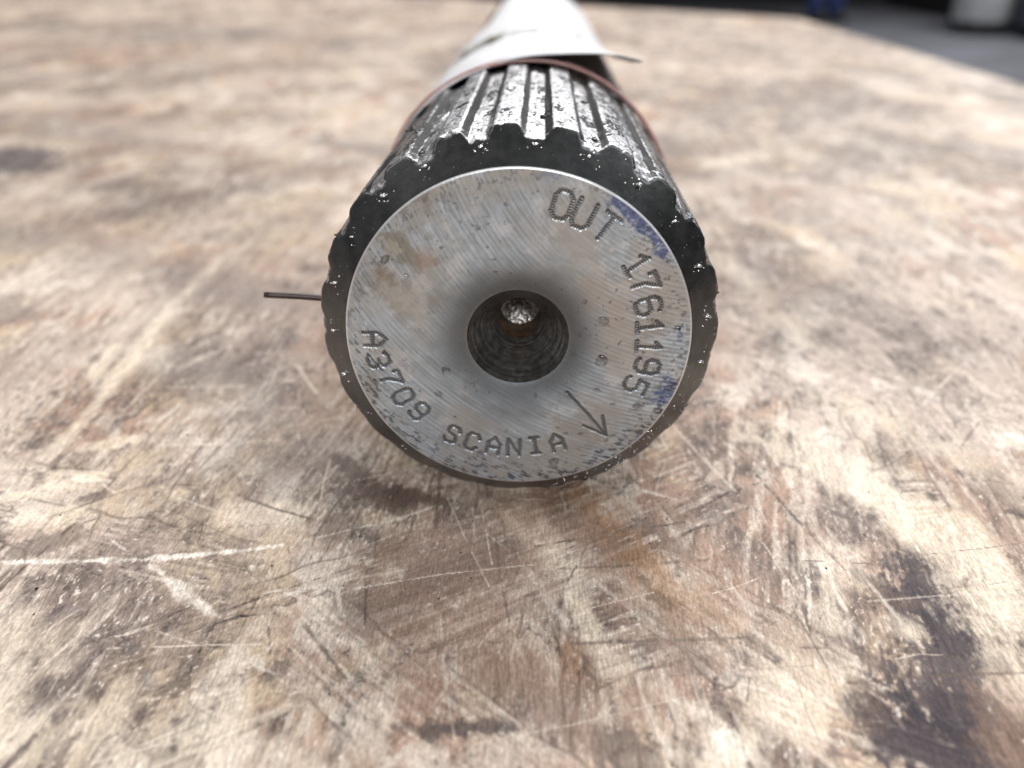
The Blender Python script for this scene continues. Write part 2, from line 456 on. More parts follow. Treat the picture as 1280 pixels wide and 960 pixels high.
    ('P', [(45.04, 61.6), (67.78, 95.36), (112.73, 108.4)], 5.79, 0.4),
    ('P', [(74.04, 9.27), (67.66, -13.03)], 2.313, 0.5),
    ('P', [(56.62, -33.1), (53.8, -40.39)], 2.586, 0.7),
    ('O', [(17.06, -11.52), (21.74, -23.28)], 2.491, 0.5),
    ('L', [(9.04, -20.94), (11.44, -30.0)], 1.943, 0.6),
    ('L', [(44.8, -8.93), (38.51, -22.72)], 2.508, 0.6),
    ('W', [(22.9, -37.96), (25.14, -43.23)], 1.173, 0.8),
    ('W', [(-9.52, -41.05), (-12.32, -44.48)], 0.663, 0.6),
    ('W', [(17.36, -34.41), (23.0, -37.44)], 0.791, 0.5),
    ('L', [(-31.4, -2.45), (-40.84, -2.77)], 2.362, 0.5),
    ('L', [(-65.62, -3.59), (-71.65, -5.7)], 1.642, 0.7),
    ('G', [(-552.98, 799.17), (-153.26, 656.38)], 45.218, 0.5),
    ('G', [(-252.69, 293.3), (-94.03, 204.99)], 16.898, 0.4),
    ('G', [(17.22, 601.68), (180.87, 510.1)], 9.492, 0.2),
    ('G', [(69.33, 167.39), (112.73, 108.4)], 5.169, 0.25),
    ('G', [(-135.84, 119.71), (-79.52, 85.06)], 8.408, 0.35),
]

# ------------------------------------------------------------------ room beyond the table
FZ = -0.803
link("floor", box_mesh("floor", -9, 5.6, -6, 15.5, FZ - 0.1, FZ), M_FLOOR, kind='structure')
link("side_wall", box_mesh("side_wall", 5.25, 5.5, -6, 15.2, FZ, 3.2), M_WALL, kind='structure')
link("back_wall", box_mesh("back_wall", -9, 5.25, 13.9, 14.1, FZ, 3.2), M_WALL, kind='structure')

# ------------------------------------------------------------------ table
table = empty("table", (0, 0, 0), label="large workbench with a worn, stained and scratched wooden board top", cat="table")
EDGE_R, EDGE_L, NEAR = 286.0, -900.0, -420.0
def far_edge(x):                       # the far end is cut slanting
    return 893.0 + (EDGE_R - x) * 0.86

bm = bmesh.new()
outline = [(EDGE_L, NEAR), (EDGE_R, NEAR), (EDGE_R, far_edge(EDGE_R)), (EDGE_L, far_edge(EDGE_L))]
lo = [bm.verts.new((x * MM, y * MM, -0.022)) for x, y in outline]
hi = [bm.verts.new((x * MM, y * MM, -0.0008)) for x, y in outline]
bm.faces.new(lo[::-1]); bm.faces.new(hi)
for i in range(4):
    j = (i + 1) % 4
    bm.faces.new((lo[i], lo[j], hi[j], hi[i]))
link("board_core", bm_mesh("board_core", bm), M_CORE, table)
for lx, ly in ((EDGE_R - 60, NEAR + 60), (EDGE_L + 60, NEAR + 60), (EDGE_R - 60, 780), (EDGE_L + 60, 1700)):
    link("leg", box_mesh("leg", (lx - 25) * MM, (lx + 25) * MM, (ly - 25) * MM, (ly + 25) * MM, FZ, -0.022, 0.003), M_LEG, table)

# table top: one relief sheet, denser near the shaft
CAMY, HGT = -99.07, 74.08
ang = np.concatenate([np.linspace(R(66), R(24), 560, endpoint=False), np.linspace(R(24), R(2.15), 240)])
rows = CAMY + HGT / np.tan(ang)
rows = np.concatenate([np.linspace(NEAR, rows[0], 14, endpoint=False), rows])
side_ = 0.74 * (4.5 / 0.74) ** np.linspace(0, 1, 121)[1:]
tcol = np.concatenate([[-30, -14, -8], -side_[::-1], np.linspace(-.74, .74, 1040), side_, [8, 14, 30]])
w = np.maximum((rows + 99.07) * 0.88 + 35.1, 30.0)
X = np.clip(2.5 + 0.033 * rows[:, None] * 0 + tcol[None, :] * w[:, None] - 0.0334 * w[:, None], EDGE_L, EDGE_R).astype(np.float32)
Y = np.minimum(np.repeat(rows[:, None], len(tcol), 1), far_edge(X)).astype(np.float32)

# pressed wood strands, painted one over the other: id, along, across, tone
rng = np.random.default_rng(11)
U = X * 0 + Y; Vv = X.copy(); TONE = np.zeros(X.shape, np.float32); RAISE = np.zeros(X.shape, np.float32); SID = np.zeros(X.shape, np.int32)
EDGED = np.full(X.shape, 9.0, np.float32)
def lay_strand(k, cx, cy, L, W, th, tone):
    rad = 0.5 * (L + W)
    i0, i1 = np.searchsorted(rows, [cy - rad, cy + rad])
    if i1 <= i0: return
    x = X[i0:i1]; y = Y[i0:i1]
    hit = np.nonzero((np.abs(x - cx) < rad).any(0))[0]
    if len(hit) == 0: return
    j0, j1 = hit[0], hit[-1] + 1
    x = x[:, j0:j1] - cx; y = y[:, j0:j1] - cy
    c, s = math.cos(th), math.sin(th)
    u = x * c + y * s; v = -x * s + y * c
    bow = 0.02 * W * np.sin(u / L * 5 + k)
    du = 0.5 * L - np.abs(u) + (vn(v * 0.9, v * 0 + k, 5) - 0.5) * 5.0
    dv = 0.5 * W * (1 - 0.25 * (u / L)) - np.abs(v + bow) + (vn(u * 0.22, u * 0 + k, 7) - 0.5) * 1.2
    d = np.minimum(du, dv)
    m = d > 0
    sl = (slice(i0, i1), slice(j0, j1))
    U[sl] = np.where(m, u + 37 * k, U[sl]); Vv[sl] = np.where(m, v + 11 * k, Vv[sl])
    TONE[sl] = np.where(m, tone, TONE[sl]); SID[sl] = np.where(m, k, SID[sl])
    near = ss(1.1, 0, -d) * (d <= 0)
    RAISE[sl] = np.where(m, 0.03 * rng.random(), RAISE[sl])
    EDGED[sl] = np.where(m, d, np.minimum(EDGED[sl], np.where(d > -1.0, -d, 9.0)))
k = 0
def rnd_angle():
    q = rng.random()
    if q < 0.80: return math.pi / 2 + rng.normal(0, 0.15)
    return rng.uniform(0, math.pi)
for n, (x0, x1, y0, y1), (lmin, lmax), (wmin, wmax) in (
        (1500, (-900, 290, 150, 1500), (60, 170), (16, 46)),
        (420, (-260, 290, 60, 420), (50, 130), (12, 34)),
        (300, (-150, 150, -80, 130), (35, 95), (7, 22))):
    for _ in range(n):
        k += 1
        lay_strand(k, rng.uniform(x0, x1), rng.uniform(y0, y1), rng.uniform(lmin, lmax), rng.uniform(wmin, wmax), rnd_angle(), rng.normal(0, 1))

tn = TONE * 0.7
base = np.zeros(X.shape + (3,), np.float32) + np.asarray((0.455, 0.382, 0.335), np.float32)
base = mix(base, (0.60, 0.535, 0.47), ss(0.1, 1.6, tn) * 0.9)
base = mix(base, (0.335, 0.275, 0.235), ss(-0.1, -1.7, tn) * 0.85)
redd = (SID * 7919 % 13 == 3).astype(np.float32)
base = mix(base, (0.47, 0.33, 0.24), redd * 0.6)
# the wood itself: redder, yellower and paler areas
h1 = fbm(X / 26 + 3, Y / 34, 45, 4, .6); h2 = fbm(X / 19, Y / 27 + 9, 46, 4, .6); h3 = fbm(X / 8, Y / 12 + 4, 47, 4, .6)
base = mix(base, (0.34, 0.225, 0.165), ss(.50, .70, h1) * .65)
base = mix(base, (0.60, 0.50, 0.355), ss(.52, .70, h2) * .42)
base = mix(base, (0.66, 0.61, 0.55), ss(.54, .70, h3) * .65)
# fibres
g1 = vn(U / 7.0, Vv / 0.42, 31); g2 = vn(U / 3.0, Vv / 0.16, 32); g3 = vn(U / 16.0, Vv / 1.4, 33)
grain = (g1 - .5) * 0.5 + (g2 - .5) * 0.45 + (g3 - .5) * 0.5
base *= (1 + 0.34 * grain)[..., None]
# warped coordinates for wear
wx = X + 7 * (fbm(X / 14, Y / 14, 41, 3) - .5); wy = Y + 7 * (fbm(X / 14, Y / 14, 42, 3) - .5)
big = fbm(wx / 55, wy / 80, 51, 4)
mid = fbm(wx / 13, wy / 22, 52, 5, 0.6)
fin = fbm(X / 2.2, Y / 3.6, 53, 4, 0.65)
tiny = fbm(X / 0.55, Y / 0.9, 54, 3, 0.6)
# grey-brown grime rubbed in
gr = ss(0.44, 0.68, 0.45 * big + 0.40 * mid + 0.22 * fin + 0.10 * (g1 - .5))
base = mix(base, (0.165, 0.135, 0.120), gr * 0.72)
gr2 = ss(0.53, 0.68, fin * 0.55 + mid * 0.30 + tiny * 0.15)
base = mix(base, (0.15, 0.125, 0.115), gr2 * 0.55)
# bleached, scuffed fibres
sc1 = ss(0.60, 0.74, 0.45 * vn(U / 9, Vv / 0.7, 61) + 0.30 * fin + 0.35 * fbm(wx / 18, wy / 26, 62, 3))
base = mix(base, (0.66, 0.60, 0.53), sc1 * 0.45)
sp = ss(0.70, 0.80, tiny * 0.6 + fin * 0.4)
base = mix(base, (0.09, 0.075, 0.07), sp * 0.75)
hf = fbm(U / 0.9, Vv / 0.36, 55, 3, .65)
hk = ss(.36, .60, mid * .5 + fin * .5) * ss(260, 60, Y)
base *= (1 + (0.62 * (tiny - .5) + 0.50 * (hf - .5)) * (.35 + .65 * hk))[..., None]
base = mix(base, (0.74, 0.70, 0.65), ss(.64, .76, hf * .7 + tiny * .3) * hk * .7)
base = mix(base, (0.11, 0.09, 0.085), ss(.38, .26, hf * .6 + tiny * .4) * hk * .7)
# strand borders: dirt caught in the joints
jt = ss(0.42, 0.0, EDGED) * ss(0.35, 0.6, fbm(X / 9, Y / 9, 71, 3)) * ss(300, 150, Y)
base = mix(base, (0.13, 0.105, 0.09), jt * 0.6)
Z = RAISE - 0.05 * jt + 0.020 * grain + 0.05 * (fin - .5) + 0.06 * (mid - .5) + 0.050 * (hf - .5) * (.4 + .6 * hk) + 0.05 * (tiny - .5)
rough = 0.47 + 0.25 * (fin - .5) + 0.10 * gr

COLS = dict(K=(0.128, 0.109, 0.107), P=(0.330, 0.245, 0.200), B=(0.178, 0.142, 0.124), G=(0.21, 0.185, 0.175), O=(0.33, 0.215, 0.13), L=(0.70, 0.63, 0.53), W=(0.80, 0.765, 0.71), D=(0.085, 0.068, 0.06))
for typ, pts, rad, amt in FEATURES:
    marg = rad * 3 + 3
    xs = [q[0] for q in pts]; ys = [q[1] for q in pts]
    i0, i1 = np.searchsorted(rows, [min(ys) - marg, max(ys) + marg])
    if i1 <= i0: continue
    hit = np.nonzero(((X[i0:i1] > min(xs) - marg) & (X[i0:i1] < max(xs) + marg)).any(0))[0]
    if len(hit) == 0: continue
    sl = (slice(i0, i1), slice(hit[0], hit[-1] + 1))
    x, y = X[sl], Y[sl]
    d, al = seg_dist(x, y, pts)
    nz = fin[sl] - .5; nm_ = mid[sl] - .5
    fibre = g1[sl] - .5
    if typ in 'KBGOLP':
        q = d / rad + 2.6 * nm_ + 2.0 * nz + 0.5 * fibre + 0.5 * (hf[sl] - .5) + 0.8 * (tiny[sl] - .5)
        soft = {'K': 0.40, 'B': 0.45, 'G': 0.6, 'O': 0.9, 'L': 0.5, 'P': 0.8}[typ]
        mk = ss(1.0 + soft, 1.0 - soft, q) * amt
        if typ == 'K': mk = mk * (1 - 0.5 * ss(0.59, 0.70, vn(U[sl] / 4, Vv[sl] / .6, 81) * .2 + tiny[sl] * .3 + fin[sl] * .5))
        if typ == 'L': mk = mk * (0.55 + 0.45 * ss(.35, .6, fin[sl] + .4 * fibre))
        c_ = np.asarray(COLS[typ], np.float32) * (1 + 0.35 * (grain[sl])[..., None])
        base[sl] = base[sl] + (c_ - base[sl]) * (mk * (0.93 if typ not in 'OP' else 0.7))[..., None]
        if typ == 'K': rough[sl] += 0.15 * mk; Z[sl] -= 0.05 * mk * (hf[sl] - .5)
    else:
        rr = max(rad, 0.10)
        brk = ss(0.18, 0.5, vn(al / max(1.2, 3 * rr), al * 0 + rad * 31, 90) * .6 + fin[sl] * .5)
        q = d / rr + (1.9 if typ == 'W' else 1.6) * nz + 1.4 * (tiny[sl] - .5) + 1.3 * (hf[sl] - .5)
        q = q + 0.9 * (vn(al / 4.0, al * 0 + rad * 17, 91) - .35)
        tot = sum(math.dist(a_, b_) for a_, b_ in zip(pts[:-1], pts[1:]))
        q = q + 0.8 * ss(0.25, 0, np.minimum(al, tot - al) / tot)
        mk = ss(1.25, 0.45, q) * amt * brk * (0.62 + 0.38 * ss(.42, .56, hf[sl]))
        base[sl] = mix(base[sl], COLS[typ], mk * 0.95)
        Z[sl] -= (0.13 if typ == 'D' else 0.06) * mk * min(1, rr / .25)
        if typ == 'D':                                   # lifted lip beside a crack
            Z[sl] += 0.07 * ss(3.2, 1.4, q) * (1 - mk) * amt
mean_ = np.asarray((0.375, 0.318, 0.277), np.float32)
base = mean_ + (base - mean_) * 1.26
lum = base.mean(-1, keepdims=True)
base = lum + (base - lum) * 1.02
rs = random.Random(21)
for _ in range(170):
    x0, y0 = rs.uniform(-75, 75), rs.uniform(-48, 60)
    a0 = rs.choice((rs.uniform(0, math.pi), math.pi / 2 + rs.gauss(0, .25), rs.gauss(0.15, .2))); L0 = rs.uniform(3, 26)
    p_ = [(x0, y0), (x0 + math.cos(a0) * L0 * .5 + rs.gauss(0, .3), y0 + math.sin(a0) * L0 * .5 + rs.gauss(0, .3)), (x0 + math.cos(a0) * L0, y0 + math.sin(a0) * L0)]
    i0, i1 = np.searchsorted(rows, [min(q[1] for q in p_) - 1, max(q[1] for q in p_) + 1])
    if i1 <= i0: continue
    hit = np.nonzero(((X[i0:i1] > min(q[0] for q in p_) - 1) & (X[i0:i1] < max(q[0] for q in p_) + 1)).any(0))[0]
    if len(hit) == 0: continue
    sl = (slice(i0, i1), slice(hit[0], hit[-1] + 1))
    d, al = seg_dist(X[sl], Y[sl], p_)
    wd = rs.choice((.10, .13, .18, .3))
    mk = ss(1.3, .4, d / wd + 1.2 * (tiny[sl] - .5)) * ss(.3, .55, vn(al / 2.2, al * 0 + x0, 95) * .6 + fin[sl] * .45) * rs.uniform(.35, .9)
    base[sl] = mix(base[sl], (0.68, 0.62, 0.55) if rs.random() < .6 else (0.11, 0.085, 0.07), mk)
    Z[sl] -= .04 * mk
base = base * np.asarray((0.985, 0.935, 0.905), np.float32) * 0.97
base = np.clip(base, 0.012, 0.82)
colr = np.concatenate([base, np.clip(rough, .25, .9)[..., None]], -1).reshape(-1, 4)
Z = np.clip(Z, -0.35, 0.25)
V = np.stack([X, Y, Z], -1).reshape(-1, 3) * MM
Q = grid_quads(*X.shape)
ax = V[Q]
area = np.abs((ax[:, 2, 0] - ax[:, 0, 0]) * (ax[:, 3, 1] - ax[:, 1, 1]) - (ax[:, 3, 0] - ax[:, 1, 0]) * (ax[:, 2, 1] - ax[:, 0, 1]))
Q = Q[area > 1e-14]
V, Q, colr = compact(V, Q, colr)
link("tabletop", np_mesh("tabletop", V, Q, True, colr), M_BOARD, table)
del V, Q, ax, area

# ------------------------------------------------------------------ the shaft
shaft = empty("drive_shaft", (0, 0, 0), label="greasy splined steel drive shaft lying on the board, stamped end face toward the viewer", cat="drive shaft")
def W3(x, d, z):                      # mm about the shaft axis -> world metres
    return np.stack([x, d, z + AXIS_Z], -1) * MM

# --- end face, polar relief
NA, NR = 1340, 196
RF, RH = 23.0, 6.85
rr_ = np.concatenate([np.linspace(RH, 22.72, NR - 6), [22.80, 22.86, 22.91, 22.95, 22.98, 23.0]])
th_ = np.linspace(0, 2 * np.pi, NA, endpoint=False)
Rg = np.repeat(rr_[:, None], NA, 1); X = (Rg * np.sin(th_)).astype(np.float32); Zf = (Rg * np.cos(th_)).astype(np.float32)

GL = {
 'O': [[(.15, 0), (.5, 0), (.65, .2), (.65, .8), (.5, 1), (.15, 1), (0, .8), (0, .2), (.15, 0)]],
 '0': [[(.15, 0), (.5, 0), (.65, .2), (.65, .8), (.5, 1), (.15, 1), (0, .8), (0, .2), (.15, 0)]],
 'U': [[(0, 1), (0, .2), (.15, 0), (.5, 0), (.65, .2), (.65, 1)]],
 'T': [[(0, 1), (.65, 1)], [(.325, 1), (.325, 0)]],
 '1': [[(.1, .78), (.33, 1), (.33, 0)], [(.08, 0), (.58, 0)]],
 '7': [[(0, .82), (0, 1), (.65, 1), (.28, .45), (.25, 0)]],
 '6': [[(.6, .9), (.45, 1), (.15, 1), (0, .8), (0, .2), (.15, 0), (.5, 0), (.65, .18), (.65, .4), (.5, .56), (.12, .56), (0, .45)]],
 '9': [[(.05, .1), (.2, 0), (.5, 0), (.65, .2), (.65, .8), (.5, 1), (.15, 1), (0, .82), (0, .6), (.15, .44), (.53, .44), (.65, .55)]],
 '5': [[(.62, 1), (.05, 1), (.03, .58), (.45, .6), (.65, .42), (.65, .2), (.48, 0), (.12, 0), (0, .12)]],
 'A': [[(0, 0), (0, .62), (.325, 1), (.65, .62), (.65, 0)], [(0, .38), (.65, .38)]],
 '3': [[(0, .85), (.15, 1), (.5, 1), (.63, .85), (.63, .65), (.45, .52), (.25, .52)], [(.45, .52), (.65, .36), (.65, .16), (.5, 0), (.15, 0), (0, .15)]],
 'S': [[(.65, .82), (.5, 1), (.15, 1), (0, .84), (0, .66), (.15, .53), (.5, .47), (.65, .34), (.65, .16), (.5, 0), (.15, 0), (0, .18)]],
 'C': [[(.65, .8), (.5, 1), (.15, 1), (0, .8), (0, .2), (.15, 0), (.5, 0), (.65, .2)]],
 'N': [[(0, 0), (0, 1), (.65, 0), (.65, 1)]],
 'I': [[(.1, 1), (.55, 1)], [(.325, 1), (.325, 0)], [(.1, 0), (.55, 0)]],
}
# char, x, z (mm on the face), height, tops outward?, kind
MARKS = [('A', -19.11, -0.17, 3.0, 0), ('3', -18.94, -3.35, 2.9, 0), ('7', -17.49, -6.21, 2.9, 0), ('0', -15.90, -8.95, 2.9, 0), ('9', -13.78, -11.25, 2.9, 0),
 ('S', -9.30, -14.96, 2.7, 0), ('C', -6.48, -16.11, 2.7, 0), ('A', -3.40, -16.72, 2.7, 0), ('N', -0.53, -16.93, 2.6, 0), ('I', 2.55, -16.59, 2.6, 0), ('A', 5.62, -15.98, 2.7, 0),
 ('O', 5.42, 18.38, 3.5, 1), ('U', 8.01, 17.21, 3.5, 1), ('T', 10.94, 15.62, 3.4, 1),
 ('1', 15.14, 10.76, 3.3, 1), ('7', 16.32, 8.20, 3.3, 1), ('6', 16.98, 5.12, 3.3, 1), ('1', 17.33, 2.15, 3.2, 1), ('1', 17.46, -0.77, 3.2, 1), ('9', 17.48, -3.66, 3.2, 1), ('5', 16.1, -6.60, 3.1, 1)]
ENG = np.zeros(X.shape, np.float32); LIP = np.zeros(X.shape, np.float32); CID = np.zeros(X.shape, np.int16)
names = {}
wob = fbm(X / 0.5, Zf / 0.5, 301, 3) - .5
def stroke(cid, polys, width):
    allp = [q for pl in polys for q in pl]
    x0, x1 = min(q[0] for q in allp) - 1, max(q[0] for q in allp) + 1
    z0, z1 = min(q[1] for q in allp) - 1, max(q[1] for q in allp) + 1
    m = (X > x0) & (X < x1) & (Zf > z0) & (Zf < z1)
    xm, zm = X[m], Zf[m]
    best = np.full(xm.shape, 9.0, np.float32); dot = np.zeros(xm.shape, np.float32)
    for pl in polys:
        d, al = seg_dist(xm, zm, pl)
        dot = np.where(d < best, 0.5 + 0.5 * np.cos(al * 2 * np.pi / 0.34), dot); best = np.minimum(best, d)
    q = best + 0.30 * width * 2 * wob[m]
    e = ss(width * 1.15, width * 0.35, q) * (0.42 + 0.58 * dot)
    l = ss(width * 2.3, width * 1.2, q) * ss(width * 0.8, width * 1.2, q)
    cur = ENG[m]
    CID[m] = np.where((q < width * 1.25) & (e >= cur), cid, CID[m])
    ENG[m] = np.maximum(cur, e); LIP[m] = np.maximum(LIP[m], l)
cid = 0
for ch_, px, pz, hgt, out in MARKS:
    cid += 1
    names[cid] = "engraved_digit" if ch_.isdigit() else "engraved_letter"
    a = math.atan2(px, pz)
    up = (math.sin(a), math.cos(a)) if out else (-math.sin(a), -math.cos(a))
    rt = (up[1], -up[0])
    polys = []
    for pl in GL[ch_]:
        polys.append([(px + rt[0] * (u - .325) * hgt * 0.98 + up[0] * (v - .5) * hgt, pz + rt[1] * (u - .325) * hgt * 0.98 + up[1] * (v - .5) * hgt) for u, v in pl])
    stroke(cid, polys, 0.36)
cid += 1; names[cid] = "engraved_arrow"
stroke(cid, [[(6.84, -7.9), (9.6, -11.0), (12.47, -14.64)], [(9.25, -13.12), (12.47, -14.64)], [(11.86, -11.5), (12.47, -14.64)]], 0.30)
# stray punch strokes over the 3
stroke(2, [[(-18.0, -1.9), (-17.1, -3.6)], [(-20.3, -2.4), (-18.6, -4.9)]], 0.2)

# milling arcs about a far centre
rho = np.hypot(X - 25.7, Zf - 33.7); phi = np.arctan2(X - 25.7, Zf - 33.7)
feed = np.sin(2 * np.pi * rho / 0.62 + 2.2 * vn(rho / 1.5, phi * 3, 311))
fine = vn(rho / 0.13, phi * 26, 312) - .5
fine2 = vn(rho / 0.34, phi * 14, 313) - .5
patch = fbm(X / 6, Zf / 6, 314, 4)
keep = ss(0.34, 0.55, patch + 0.12)
dip = np.clip((11.6 - Rg) / 4.75, 0, 1)
H = -0.75 * dip ** 2.0 * (1 + 0.08 * (patch - .5))
H += (0.0048 * feed + 0.004 * fine2 + 0.003 * fine) * keep * (1 - .75 * dip)
H += 0.02 * (fbm(X / 5, Zf / 5, 315, 3) - .5)
pit = ss(0.70, 0.82, fbm(X / 0.7, Zf / 0.7, 316, 3, .6) * .7 + .3 * patch)
H -= 0.02 * pit
H -= 0.15 * ENG; H += 0.022 * LIP
H -= 0.17 * (np.clip((Rg - 22.72) / 0.28, 0, 1)) ** 1.6
X_, Zq = X, Zf
# colours
fc = np.zeros(X.shape + (3,), np.float32) + np.asarray((0.435, 0.497, 0.565), np.float32)
fc *= (1 + 0.34 * fine2 + 0.24 * fine + (0.10 + .12 * ss(4, 18, X)) * feed * keep)[..., None]
fc = mix(fc, (0.30, 0.30, 0.30), ss(.50, .66, fbm(X / 2.2, Zf / 2.2, 341, 5, .65)) * 0.30)
fc = mix(fc, (0.70, 0.71, 0.72), ss(.54, .68, fbm(X / 2.6 + 9, Zf / 2.6, 342, 5, .65)) * 0.38)
fc = mix(fc, (0.40, 0.375, 0.345), ss(0.42, 0.68, fbm(X / 7 + 3, Zf / 7, 321, 4)) * 0.6)
fc = mix(fc, (0.47, 0.40, 0.35), ss(14, 4, np.hypot(X - 9, Zf - 9)) * 0.45 * ss(.35, .6, patch))
fc = mix(fc, (0.17, 0.205, 0.24), ss(13.6, 8.6, Rg + 3.0 * (patch - .5)) * ss(6.5, 7.6, Rg) * 0.8)      # darker blue-grey zone round the hole
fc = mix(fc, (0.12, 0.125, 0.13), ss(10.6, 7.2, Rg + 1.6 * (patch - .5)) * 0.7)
for bx, bz, br, am in ((-12.0, 11.1, 1.5, .55), (-15.4, 13.0, 2.1, .55), (-17.2, 8.8, 1.6, .3)):                                             # rust and yellowed oil
    fc = mix(fc, (0.37, 0.32, 0.22) if bz > 11.5 else (0.36, 0.23, 0.13), ss(br * 1.5, br * .3, np.hypot(X - bx, Zf - bz) + 2.0 * (fbm(X / 1.2, Zf / 1.2, 322, 3) - .5)) * am)
smear = fbm(X / 1.1 + Zf / 2.2, Zf / 0.9, 323, 3)
ink = np.zeros(X.shape, np.float32)
for ax_, az_, bx, bz, br, am in ((11.9, 18.9, 15.0, 16.6, .75, .95), (15.0, 16.6, 18.4, 13.2, .95, .95), (21.2, 1.9, 21.4, .9, .55, .75), (20.5, -6.2, 19.6, -9.2, 1.0, .8), (18.7, -14.4, 16.0, -15.6, .55, .5), (2.4, 22.2, 4.5, 21.8, .4, .4)):
    d, _ = seg_dist(X, Zf, [(ax_, az_), (bx, bz)])
    ink = np.maximum(ink, ss(br * 1.45, br * .5, d + 2.6 * br * (smear - .5) + 1.2 * br * fine2) * am)
ink *= ss(.22, .50, fbm(X / .5, Zf / .5, 343, 4, .65) * .7 + .3 * smear)
fc = mix(fc, (0.075, 0.105, 0.29), ink * 0.85)
# dark oil flecks near the rim, dragged along the cut
fl = vn(phi * 60, rho / 0.22, 331) * .40 + fbm(X / 0.9, Zf / 0.7, 332, 4, .62) * .60
rim = ss(17.2, 22.2, Rg) * (0.55 + 0.45 * ss(6, -14, Zf))
fleck = ss(0.63, 0.74, fl + 0.10 * rim) * rim
fc = mix(fc, (0.07, 0.07, 0.08), fleck * 0.8)
fleck2 = ss(0.70, 0.78, fbm(X / 0.8, Zf / 0.8, 335, 3) * .75 + .25 * patch)
fc = mix(fc, (0.12, 0.115, 0.11), fleck2 * 0.65)
ulg = ss(-4, -16, X) * ss(-2, 12, Zf) * ss(.48, .62, fbm(X / 1.6, Zf / 1.6, 336, 4))
fc = mix(fc, (0.21, 0.20, 0.17), ulg * 0.55)
rimb = ss(22.70, 22.78, Rg)
fc = mix(fc, (0.78, 0.79, 0.80), rimb * 0.9)
fc = mix(fc, (0.06, 0.06, 0.062), np.clip(ENG * 1.4, 0, 1) * 0.92)
frough = 0.40 + 0.10 * (patch - .5) - 0.05 * dip + 0.16 * fleck + 0.18 * ink + 0.06 * keep
frough = np.where(ENG > .3, 0.42, frough)
fcol = np.concatenate([np.clip(fc, .01, .9), np.clip(frough, .15, .8)[..., None]], -1).reshape(-1, 4)
FV = W3(X, -H, Zf).reshape(-1, 3)
FQ = grid_quads(NR, NA, wrap=True)
qc = CID.reshape(-1)[FQ]
qid = np.where((qc > 0).all(1), qc.min(1), 0)
v_, q_, c_ = compact(FV, FQ[qid == 0], fcol)
face = link("end_face", np_mesh("end_face", v_, q_, True, c_), M_FACE, shaft)
for i_ in names:
    s_ = FQ[qid == i_]
    if len(s_):
        v_, q_, c_ = compact(FV, s_, fcol)
        link(names[i_], np_mesh(names[i_], v_, q_, True, c_), M_STAMP, face)

def lathe(name, prof, na, mat, parent, jitter=0.0, col=None, smooth=True):
    prof = np.asarray(prof, np.float32)
    a = np.linspace(0, 2 * np.pi, na, endpoint=False)
    rr = np.repeat(prof[:, 0][:, None], na, 1); dd = np.repeat(prof[:, 1][:, None], na, 1)
    if jitter:
        rr = rr + jitter * (fbm(np.cos(a)[None, :] * 9 + dd * .35 + 20, np.sin(a)[None, :] * 9 + dd * .2 + 20, 401, 4) - .5) * 2
    V = W3(rr * np.sin(a), dd, rr * np.cos(a)).reshape(-1, 3)
    Q = grid_quads(len(prof), na, wrap=True)
    c = None
    if col is not None:
        f = np.repeat(np.asarray(col, np.float32)[:, None], na, 1).reshape(-1)
        c = np.stack([f, f, f, f], -1)
    return link(name, np_mesh(name, V, Q, smooth, c), mat, parent)

# --- centre hole: 60 degree countersink, drilled pilot, drill-point bottom
HD = 0.75
prof = [(RH, HD)]
nst = 140
for i in range(1, nst + 1):
    f = i / nst
    r = RH + (3.05 - RH) * f
    prof.append((r - 0.018 * math.sin(f * 58 + 3 * math.sin(f * 9)) * (0.4 + 0.6 * math.sin(f * 5) ** 2) - 0.006 * math.sin(f * 131), HD + (7.4 - HD) * f))
lathe("center_hole", prof, 360, M_BORE, shaft, 0.02)
lathe("pilot_bore", [(3.05, 7.4), (2.98, 7.5), (2.93, 9.5), (2.9, 12.0)], 200, M_BOREWALL, shaft, 0.02)
na_, nr_ = 160, 46
q_a = np.linspace(0, 2 * np.pi, na_, endpoint=False)
q_r = np.linspace(2.92, 0.02, nr_)
RR, AA = np.meshgrid(q_r, q_a, indexing='ij')
bx_, bz_ = RR * np.sin(AA), RR * np.cos(AA)
bd_ = 12.0 + 1.2 * (1 - RR / 2.92) + 0.20 * (fbm(bx_ / .42 + 40, bz_ / .42 + 40, 431, 4, .65) - .5)
bcol = 0.10 + 0.20 * ss(.40, .62, fbm(bx_ / .3 + 7, bz_ / .3, 432, 3))
link("bore_bottom", np_mesh("bore_bottom", W3(bx_, bd_, bz_).reshape(-1, 3), grid_quads(nr_, na_, wrap=True), True, np.stack([bcol, bcol * .94, bcol * .91, bcol], -1).reshape(-1, 4)), M_BOTTOM, shaft)

# --- splined zone: chamfer cone blended into gaps and teeth, one relief r(angle, depth), then split into core and teeth
SPL = 66.0
NT_, PER = 23, 58
NA2 = NT_ * PER
PITCH = 2 * math.pi / NT_
GAP0 = R(4.4)                                  # a gap is centred here
dst = np.concatenate([0.17 + 0.0 * np.zeros(1), np.linspace(0.25, 7.5, 74), 7.5 + (SPL - 7.5) * (np.linspace(0, 1, 95)[1:]) ** 1.15])
j_ = np.arange(NA2)
kt = j_ // PER; fr = j_ % PER / PER           # tooth k runs from gap centre k to gap centre k+1
